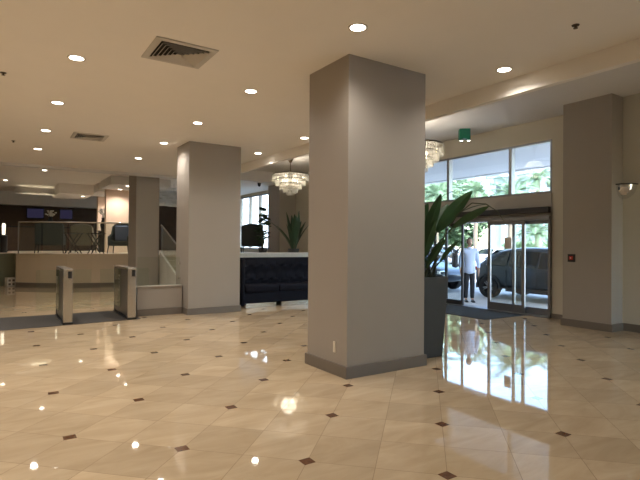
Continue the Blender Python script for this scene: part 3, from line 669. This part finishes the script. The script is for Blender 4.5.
# ---------------------------------------------------------------- cars (length along +y is the nose, origin on the ground at centre)
def car(label, loc, rz, paint, kind='suv', grp='cars outside the entrance'):
    t = thing('car', label, 'car', loc, rz, grp)
    # stations: y, sill z, belt z, roof z, half width body, half width roof
    if kind == 'suv':
        S = [(-2.22,.42,.80,.86,.70,.60),(-2.18,.34,.95,1.02,.80,.66),(-2.02,.30,1.02,1.22,.87,.62),(-1.70,.28,1.02,1.48,.90,.60),(-1.1,.27,1.0,1.60,.91,.62),(-.3,.26,.97,1.63,.91,.63),(.35,.26,.95,1.58,.91,.62),(.85,.26,.94,1.34,.91,.60),(1.25,.27,.93,1.05,.90,.64),(1.75,.30,.87,.97,.88,.66),(2.10,.34,.74,.84,.80,.62),(2.25,.42,.60,.68,.66,.5)]
    else:
        S = [(-2.30,.42,.74,.80,.66,.55),(-2.22,.32,.92,.98,.80,.62),(-1.85,.28,.95,1.04,.86,.62),(-1.45,.27,.95,1.14,.88,.58),(-.85,.26,.94,1.40,.89,.56),(-.2,.25,.92,1.45,.89,.58),(.40,.25,.90,1.38,.89,.57),(.95,.26,.89,1.10,.89,.58),(1.25,.27,.87,.95,.88,.62),(1.75,.29,.80,.88,.86,.64),(2.15,.33,.68,.75,.78,.58),(2.30,.42,.56,.62,.62,.45)]
    def ringp(s):
        y, zs, zb, zr, w, wr = s
        half = [(w*.86, zs), (w*.98, zs+.10), (w, (zs+zb)/2), (w*.985, zb-.04), (w*.94, zb+.02), (wr+.05, zr-.10 if zr-zb > .2 else (zb+zr)/2+.01), (wr*.80, zr-.01), (wr*.3, zr)]
        return [(x, y, z) for x, z in half] + [(-x, y, z) for x, z in reversed(half)]
    b = MB(); b.ring([ringp(s) for s in S]); b.build('body', paint, t, smooth=True, sub=1)
    # windows follow the greenhouse side
    def at(y):
        for a, c in zip(S, S[1:]):
            if a[0] <= y <= c[0]:
                k = (y-a[0])/(c[0]-a[0]); return [a[i]+(c[i]-a[i])*k for i in range(6)]
    def sidept(y, f):
        y_, zs, zb, zr, w, wr = at(y); z0, z1 = zb+.03, max(zr-.12, zb+.04); x0, x1 = w*.94, wr+.055
        return x0+(x1-x0)*f, z0+(z1-z0)*f
    wins = [(-1.72, -1.22, -1.02, -1.02), (-.96, -.96, -.06, -.06), (0, 0, .50, 1.02)] if kind == 'suv' else [(-1.3, -.95, -.75, -.75), (-.70, -.70, .02, .02), (.08, .08, .50, 1.0)]
    for s in (-1, 1):
        for (ya, yb, yc, yd) in wins:
            nst = 8; lo = []; hi = []
            for i in range(nst+1):
                k = i/nst; y0 = ya+(yd-ya)*k; y1 = yb+(yc-yb)*k
                x, z = sidept(y0, .0); lo.append(Vector((s*(x+.016), y0, z))); x, z = sidept(y1, .96); hi.append(Vector((s*(x+.010), y1, z)))
            m_ = MB()
            for i in range(nst): m_.slab([lo[i], lo[i+1], hi[i+1], hi[i]], (-s*.02, 0, 0))
            m_.build('side_window', M['carglass'], t)
    y0, y1 = (.55, 1.22) if kind == 'suv' else (.5, 1.2)
    a0, a1 = at(y0), at(y1)
    MB().slab([(-a1[5]*.95, y1, a1[3]+.015), (a1[5]*.95, y1, a1[3]+.015), (a0[5]*.85, y0, a0[3]+.02), (-a0[5]*.85, y0, a0[3]+.02)], (0, 0, -.012)).build('windscreen', M['carglass'], t)
    y0, y1 = (-2.03, -1.62) if kind == 'suv' else (-1.6, -1.0)
    a0, a1 = at(y0), at(y1)
    MB().slab([(-a0[5]*.9, y0, a0[3]+.015), (a0[5]*.9, y0, a0[3]+.015), (a1[5]*.85, y1, a1[3]+.02), (-a1[5]*.85, y1, a1[3]+.02)], (0, 0, -.012)).build('rear_window', M['carglass'], t)
    xw = S[5][4]
    for s in (-1, 1):
        for yw in (-1.62, 1.38):
            MB().ring([[(s*x, yw+math.cos(a)*r, .35+math.sin(a)*r) for a in [PI*i/16-.15+i*.0187 for i in range(17)]] for x, r in ((xw-.10, .44), (xw+.012, .44), (xw+.012, .37), (xw-.10, .37))], cap=False, close=False).build('wheel_arch', M['black'], t)
            tw = MB().lathe((s*(xw-.10), yw, .345), [(.20, -.10), (.33, -.11), (.345, -.07), (.345, .07), (.33, .11), (.20, .10), (.20, -.10)], 32, 'x').build('tyre', M['rubber'], t, smooth=False)
            rm = MB().lathe((s*(xw-.10), yw, .345), [(.215, -.09), (.235, -.1), (.235, .1), (.215, .09), (.205, .03), (.205, -.03), (.215, -.09)], 28, 'x')
            for k in range(10):
                a = k*PI/5+ (.12 if k % 2 else -.12); o = s*(xw-.03)
                rm.tube([(o, yw+math.cos(a)*.04, .345+math.sin(a)*.04), (o, yw+math.cos(a)*.22, .345+math.sin(a)*.22)], .016, 6)
            rm.lathe((s*(xw-.04), yw, .345), [(0, -.03), (.05, -.03), (.05, .03), (0, .03)], 14, 'x')
            rm.build('rim', M['alu'], tw)
            MB().lathe((s*(xw-.12), yw, .345), [(0, -.02), (.21, -.02), (.21, .02), (0, .02)], 20, 'x').build('brake_disc', M['black'], tw)
        mr = MB().box((min(s*(xw-.02), s*(xw+.16)), .78, .98), (max(s*(xw-.02), s*(xw+.16)), .90, 1.11)).build('wing_mirror', paint, t, bevel=.03)
        MB().box((s*(xw*.72)-.13, -2.235, .84), (s*(xw*.72)+.13, -2.10, .97)).build('tail_lamp', M['lamp_red'], t, bevel=.02)
        MB().box((s*(xw*.72)-.13, 2.06, .60), (s*(xw*.72)+.13, 2.20, .72)).build('headlamp', M['chrome'], t, bevel=.02)
        MB().box((s*(xw+.005)-.01, -1.0, .26), (s*(xw+.005)+.01, 1.0, .38)).build('sill_trim', M['black'], t)
        for yh in (-.75, .22): MB().box((s*(xw+.012)-.012, yh-.08, .86), (s*(xw+.012)+.012, yh+.08, .885)).build('door_handle', paint, t)
        for yh in (-1.0, -.02, .95): MB().box((s*(xw+.0)-.006, yh-.005, .40), (s*(xw+.0)+.006, yh+.005, .90)).build('door_seam', M['black'], t)
    return t
M['slate_paint'] = mat('slate_blue_grey_car_paint', (.018, .028, .038), .35, metal=.3, noise=.03, coat=.5)
M['silver_paint'] = mat('silver_car_paint', (.42, .43, .46), .3, metal=.4, noise=.03, coat=.8)
M['white_paint'] = mat('white_car_paint', (.7, .7, .72), .3, noise=.02, coat=.8)
M['dark_paint'] = mat('dark_blue_car_paint', (.03, .04, .06), .3, metal=.3, noise=.03, coat=.8)
car('slate blue grey crossover parked right outside the sliding doors', (13.25, 8.05, -.02), PI, M['slate_paint']).scale.z = .95
car('silver sedan parked behind the man, left of the open doorway', (17.6, 17.0, -.02), R(200), M['silver_paint'], 'sedan')
car('dark car at the kerb, partly hidden by the potted plant', (12.9, 13.6, -.02), PI, M['dark_paint'], 'sedan')
car('white car in the sunny car park, seen over the tail of the crossover', (29.2, 22.6, -.05), R(100), M['white_paint'], 'sedan')
car('white car in the sunny car park, seen left of the man', (24.5, 23.6, -.05), R(95), M['white_paint'], 'suv')

# ---------------------------------------------------------------- palms, trees, building
def palm(label, x, y, h, nf=20, L1=2.6):
    t = thing('palm_tree', label, 'palm tree', (x, y, -.08), random.uniform(0, 6), 'palms beyond the driveway')
    MB().tube([(0, 0, 0), (.05, .03, h*.5), (0, 0, h)], [.17, .13, .12], 10).build('trunk', M['trunk'], t)
    f = MB()
    for i in range(nf):
        az = i*2.4; el = .1+1.2*(i/nf); p = Vector((0, 0, h)); d_ = Vector((math.cos(az)*math.cos(el), math.sin(az)*math.cos(el), math.sin(el)))
        pts = []; n = 12
        for k in range(n+1): pts.append(p.copy()); p = p+d_*L1/n; d_ = (d_+Vector((0, 0, -.16))).normalized()
        f.tube(pts, [.025*(1-.8*k/n) for k in range(n+1)], 4)
        for k in range(1, n+1):
            dd = (pts[k]-pts[k-1]).normalized(); sd = dd.cross(Vector((0, 0, 1))).normalized(); ll = .62*math.sin(PI*(k/n)*.85+.25)
            for j in (0, .5):
                q = pts[k-1].lerp(pts[k], j)
                for s in (-1, 1):
                    e = q+(sd*s+dd*.7+Vector((0, 0, -.25))).normalized()*ll
                    f.face([q-dd*.03, q+dd*.03, e])
    f.build('fronds', M['palm'], t)
for x, y, h, s in ((20.5, 19.5, 4.3, 'palm nearest the left mullion of the transom window'), (22.5, 16.2, 4.2, 'palm seen in the middle of the transom window'), (25, 20.5, 4.9, 'palm behind the two nearer palms'), (26.3, 17.2, 2.3, 'low palm seen above the roof of the crossover'), (31.5, 20.5, 6.2, 'tall palm before the white building, at the right window jamb')):
    palm(s, x, y, h, 26 if h < 4 else 22, 1.9)
def tree(label, x, y, h, r):
    t = thing('tree', label, 'tree', (x, y, -.08), 0, 'bright green trees beyond the car park')
    MB().tube([(0, 0, 0), (0, 0, h*.6)], [.2, .12], 8).build('trunk', M['trunk'], t)
    f = MB()
    for i in range(2600):
        u_, v_ = random.uniform(0, 2*PI), math.acos(random.uniform(-1, 1)); k = random.uniform(.5, 1)**.5
        c = Vector((r*k*math.sin(v_)*math.cos(u_), r*k*math.sin(v_)*math.sin(u_), h*.6+h*.42*k*math.cos(v_)))
        a = Vector((random.gauss(0, 1), random.gauss(0, 1), random.gauss(0, 1))).normalized()*.28; b = a.orthogonal().normalized()*.17
        f.face([c-a, c+b, c+a, c-b])
    f.build('foliage', M['hedge'], t)
for x, y, h, r, lb in ((27.0, 27.2, 6.6, 2.1, 'bushy tree at the extreme left end of the transom window, beside the large column'), (31.6, 27.2, 7.2, 2.0, 'bushy tree right of the left transom mullion, nearest the white building'), (34.6, 32.2, 7.6, 1.7, 'farthest bushy tree, behind the left transom mullion')):
    tree(lb, x, y, h, r)
t = thing('hedge', 'long low clipped hedge in front of the white building', 'hedge', (34.2, 21, -.05))
f = MB()
for i in range(2600):
    c = Vector((random.uniform(-.6, .6), random.uniform(-7, 4), random.uniform(.1, 1.9))); a = Vector((random.gauss(0, 1), random.gauss(0, 1), random.gauss(0, 1))).normalized()*.2; b = a.orthogonal().normalized()*.12
    f.face([c-a, c+b, c+a, c-b])
f.box((-.45, -6.9, 0), (.45, 3.9, 1.75)); f.build('foliage', M['hedge'], t)
t = thing('building', 'long white building with pilasters and dark openings across the road', 'building', (36, 0, -.05))
MB().box((0, 12, 0), (8, 28, 7.6)).build('walls', M['stucco'], t)
for i in range(14): MB().box((-.25, 12.2+i*1.18, 0), (0, 12.55+i*1.18, 7.4)).build('pilaster', M['stucco'], t)
for i in range(13): MB().box((-.05, 12.65+i*1.18, 6.2), (.02, 13.2+i*1.18, 6.9)).build('opening', M['carglass'], t)
MB().box((-.4, 11.8, 7.4), (8.2, 28.2, 7.7)).build('cornice', M['stucco'], t)
t = thing('building', 'tall pale apartment block outside the lounge window', 'building', (36, 72, -.05), R(-20))
MB().box((-6, -8, 0), (6, 8, 16)).build('walls', M['stucco'], t)
for k in range(5):
    for j in range(5): MB().box((-6.04, -7+j*3, 1.2+k*3), (-5.98, -5.2+j*3, 2.8+k*3)).build('window', M['carglass'], t)

# ---------------------------------------------------------------- the man in the doorway
def skinned(name, chain, edges, m, parent, sub=2):
    me = bpy.data.meshes.new(name); me.from_pydata([c[0] for c in chain], edges, []); o = bpy.data.objects.new(name, me); COL.objects.link(o); o.parent = parent
    o.modifiers.new('skin', 'SKIN'); o.modifiers['skin'].use_smooth_shade = True
    for i, c in enumerate(chain):
        r = c[1] if isinstance(c[1], tuple) else (c[1], c[1]); me.skin_vertices[0].data[i].radius = r
        me.skin_vertices[0].data[i].use_root = (i == 0)
    s = o.modifiers.new('sub', 'SUBSURF'); s.levels = sub; s.render_levels = sub
    me.materials.append(m); return o
mn = thing('person', 'man in a pale blue shirt and black trousers standing in the doorway', 'person', (10.95, 9.2, -.02), R(-38))
# local frame: faces -y, x to his left
V = [((0, 0, .92), (.11, .08)), ((0, 0, 1.12), (.12, .085)), ((0, 0, 1.32), (.155, .11)), ((0, .01, 1.43), (.11, .08)), ((0, 0, 1.50), .055), ((0, -.01, 1.56), .055),
     ((.17, .01, 1.42), .06), ((.23, .02, 1.16), .045), ((.24, -.03, .92), .034), ((.24, -.05, .84), .03),
     ((-.17, .01, 1.42), .06), ((-.23, .02, 1.16), .045), ((-.25, -.06, .93), .034), ((-.25, -.09, .85), .03),
     ((.075, 0, .86), .085), ((.08, -.01, .50), .058), ((.085, .02, .10), .04), ((.09, -.10, .05), .03),
     ((-.075, 0, .86), .085), ((-.08, .01, .50), .058), ((-.09, .05, .10), .04), ((-.095, -.07, .05), .03)]
Ed = [(0,1),(1,2),(2,3),(3,4),(4,5),(3,6),(6,7),(7,8),(8,9),(3,10),(10,11),(11,12),(12,13),(0,14),(14,15),(15,16),(16,17),(0,18),(18,19),(19,20),(20,21)]
nV = len(V)
for (w0, idx, s) in (((.24, -.05, .84), 9, 1), ((-.25, -.09, .85), 13, -1)):
    for k, (dx, dy, L0) in enumerate(((0, -.03, .085), (0, -.01, .095), (0, .012, .088), (0, .03, .07))):
        b0 = len(V); x, y, z = w0
        V += [((x, y+dy, z-.06), .011), ((x-s*.004, y+dy*1.1-.004, z-.06-L0*.55), .009), ((x-s*.014, y+dy*1.1-.012, z-.06-L0), .007)]
        Ed += [(idx, b0), (b0, b0+1), (b0+1, b0+2)]
    b0 = len(V); V += [((x-s*.01, y-.045, z-.03), .011), ((x-s*.015, y-.06, z-.075), .009)]; Ed += [(idx, b0), (b0, b0+1)]
body = skinned('body', V, Ed, M['skin'], mn)
# head as a shaped closed surface joined to the neck
hd = MB(); nr, ns = 16, 20; rg = []
for j in range(1, nr):
    ph = PI*j/nr; ring = []
    for i in range(ns):
        a = 2*PI*i/ns; x = .076*math.sin(ph)*math.cos(a); y = .096*math.sin(ph)*math.sin(a); z = .118*math.cos(ph)
        if z < 0: x *= 1+z*1.6; y = y*(1+z*1.2)-.01*(-z/.118)
        fr_ = -math.sin(a)
        if fr_ > .96 and -.03 < z < .015: y -= .020*(1-abs(z+.012)/.04)          # nose
        if .75 < fr_ < .97 and 0 < z < .035: y += .008                         # eye sockets
        if fr_ > .85 and -.062 < z < -.045: y -= .004                           # lips
        ring.append((x, y-.015, z+1.665))
    rg.append(ring)
hd.ring(rg)
for s in (-1, 1): hd.lathe((s*.078, 0, 1.66), [(0, -.006), (.022, -.006), (.026, 0), (.02, .006), (0, .006)], 10, 'x')
# bake the skinned body, add the head, and remesh so that the figure is one continuous surface
bpy.context.view_layer.update()
bk = bpy.data.meshes.new_from_object(body.evaluated_get(bpy.context.evaluated_depsgraph_get()))
hm_ = bpy.data.meshes.new('head_shape'); bmesh.ops.recalc_face_normals(hd.b, faces=hd.b.faces); hd.b.to_mesh(hm_); hd.b.free()
jb = bmesh.new(); jb.from_mesh(bk); jb.from_mesh(hm_); jb.to_mesh(bk); jb.free()
body.modifiers.clear(); body.data = bk; bk.materials.clear(); bk.materials.append(M['skin'])
rmm = body.modifiers.new('remesh', 'REMESH'); rmm.mode = 'VOXEL'; rmm.voxel_size = .007; rmm.use_smooth_shade = True
hr = MB(); rg = []
for j in range(1, 9):
    ph = PI*.60*j/8; rg.append([(.083*math.sin(ph)*math.cos(a), max(.103*math.sin(ph)*math.sin(a), -.103*(.55 if j > 4 else 1)*math.sin(ph)) -.008, .124*math.cos(ph)+1.668) for a in [2*PI*i/20 for i in range(20)]])
hr.ring(rg).build('hair', M['hair'], mn, smooth=True)
for s in (-1, 1): MB().lathe((s*.028, -.098, 1.672), [(0, -.004), (.009, 0), (0, .004)], 8, 'y').build('eye', M['black'], mn)
SV = [((0, 0, .76), (.195, .155)), ((0, 0, .92), (.18, .14)), ((0, 0, 1.10), (.16, .125)), ((0, 0, 1.31), (.178, .13)), ((0, .01, 1.43), (.13, .10)), ((0, .0, 1.49), .068), ((.175, .01, 1.42), .078), ((.235, .02, 1.16), .062), ((.245, -.03, .93), .048), ((-.175, .01, 1.42), .078), ((-.235, .02, 1.16), .062), ((-.255, -.06, .94), .048)]
skinned('shirt', SV, [(0,1),(1,2),(2,3),(3,4),(4,5),(4,6),(6,7),(7,8),(4,9),(9,10),(10,11)], M['shirt'], mn)
MB().ring([[(math.cos(a)*rr, math.sin(a)*rr*.9-.005, z-.012*math.sin(a)) for a in [2*PI*i/20 for i in range(20)]] for rr, z in ((.085, 1.455), (.062, 1.51), (.056, 1.51), (.07, 1.455))], cap=False).build('collar', M['shirt'], mn, smooth=True)
for z in (1.02, 1.14, 1.26, 1.38): MB().lathe((0, -.128 if z < 1.3 else -.118, z), [(0, -.004), (.007, -.003), (.007, .003), (0, .004)], 8, 'y').build('button', M['white'], mn)
MB().tube([(-.024, -.098, 1.607), (-.012, -.104, 1.604), (.012, -.104, 1.604), (.024, -.098, 1.607)], .0035, 5).build('mouth', M['lips'], mn)
TV = [((0, 0, .93), (.115, .085)), ((.075, 0, .82), .088), ((.08, -.01, .50), .075), ((.085, .02, .08), .058), ((-.075, 0, .82), .088), ((-.08, .01, .50), .075), ((-.09, .05, .08), .058)]
skinned('trousers', TV, [(0,1),(1,2),(2,3),(0,4),(4,5),(5,6)], M['trouser'], mn)
for s, yo in ((1, -.03), (-1, 0)):
    sh = MB(); sh.ring([[(s*.088+wd*math.cos(a), yo+yy, z0+zz*max(0, math.sin(a))) for a in [2*PI*i/12 for i in range(12)]] for yy, wd, z0, zz in ((.08, .02, .01, .03), (.07, .04, .01, .08), (0, .045, .01, .09), (-.09, .048, .01, .06), (-.16, .04, .01, .045), (-.19, .02, .01, .03))])
    sh.build('shoe', M['black'], mn, smooth=True)
bgp = thing('shoulder_bag', 'dark grey bag hanging at the side of the man in the doorway', 'bag', (0, 0, 0))
bgp.location = mn.location; bgp.rotation_euler = mn.rotation_euler
MB().box((-.45, -.14, .95), (-.33, .20, 1.36)).build('body', M['jacket'], bgp, bevel=.04)
MB().tube([(-.38, -.10, 1.34), (-.27, -.06, 1.50), (-.17, .0, 1.53), (-.25, .08, 1.51), (-.38, .16, 1.34)], .016, 6).build('strap', M['jacket'], bgp)
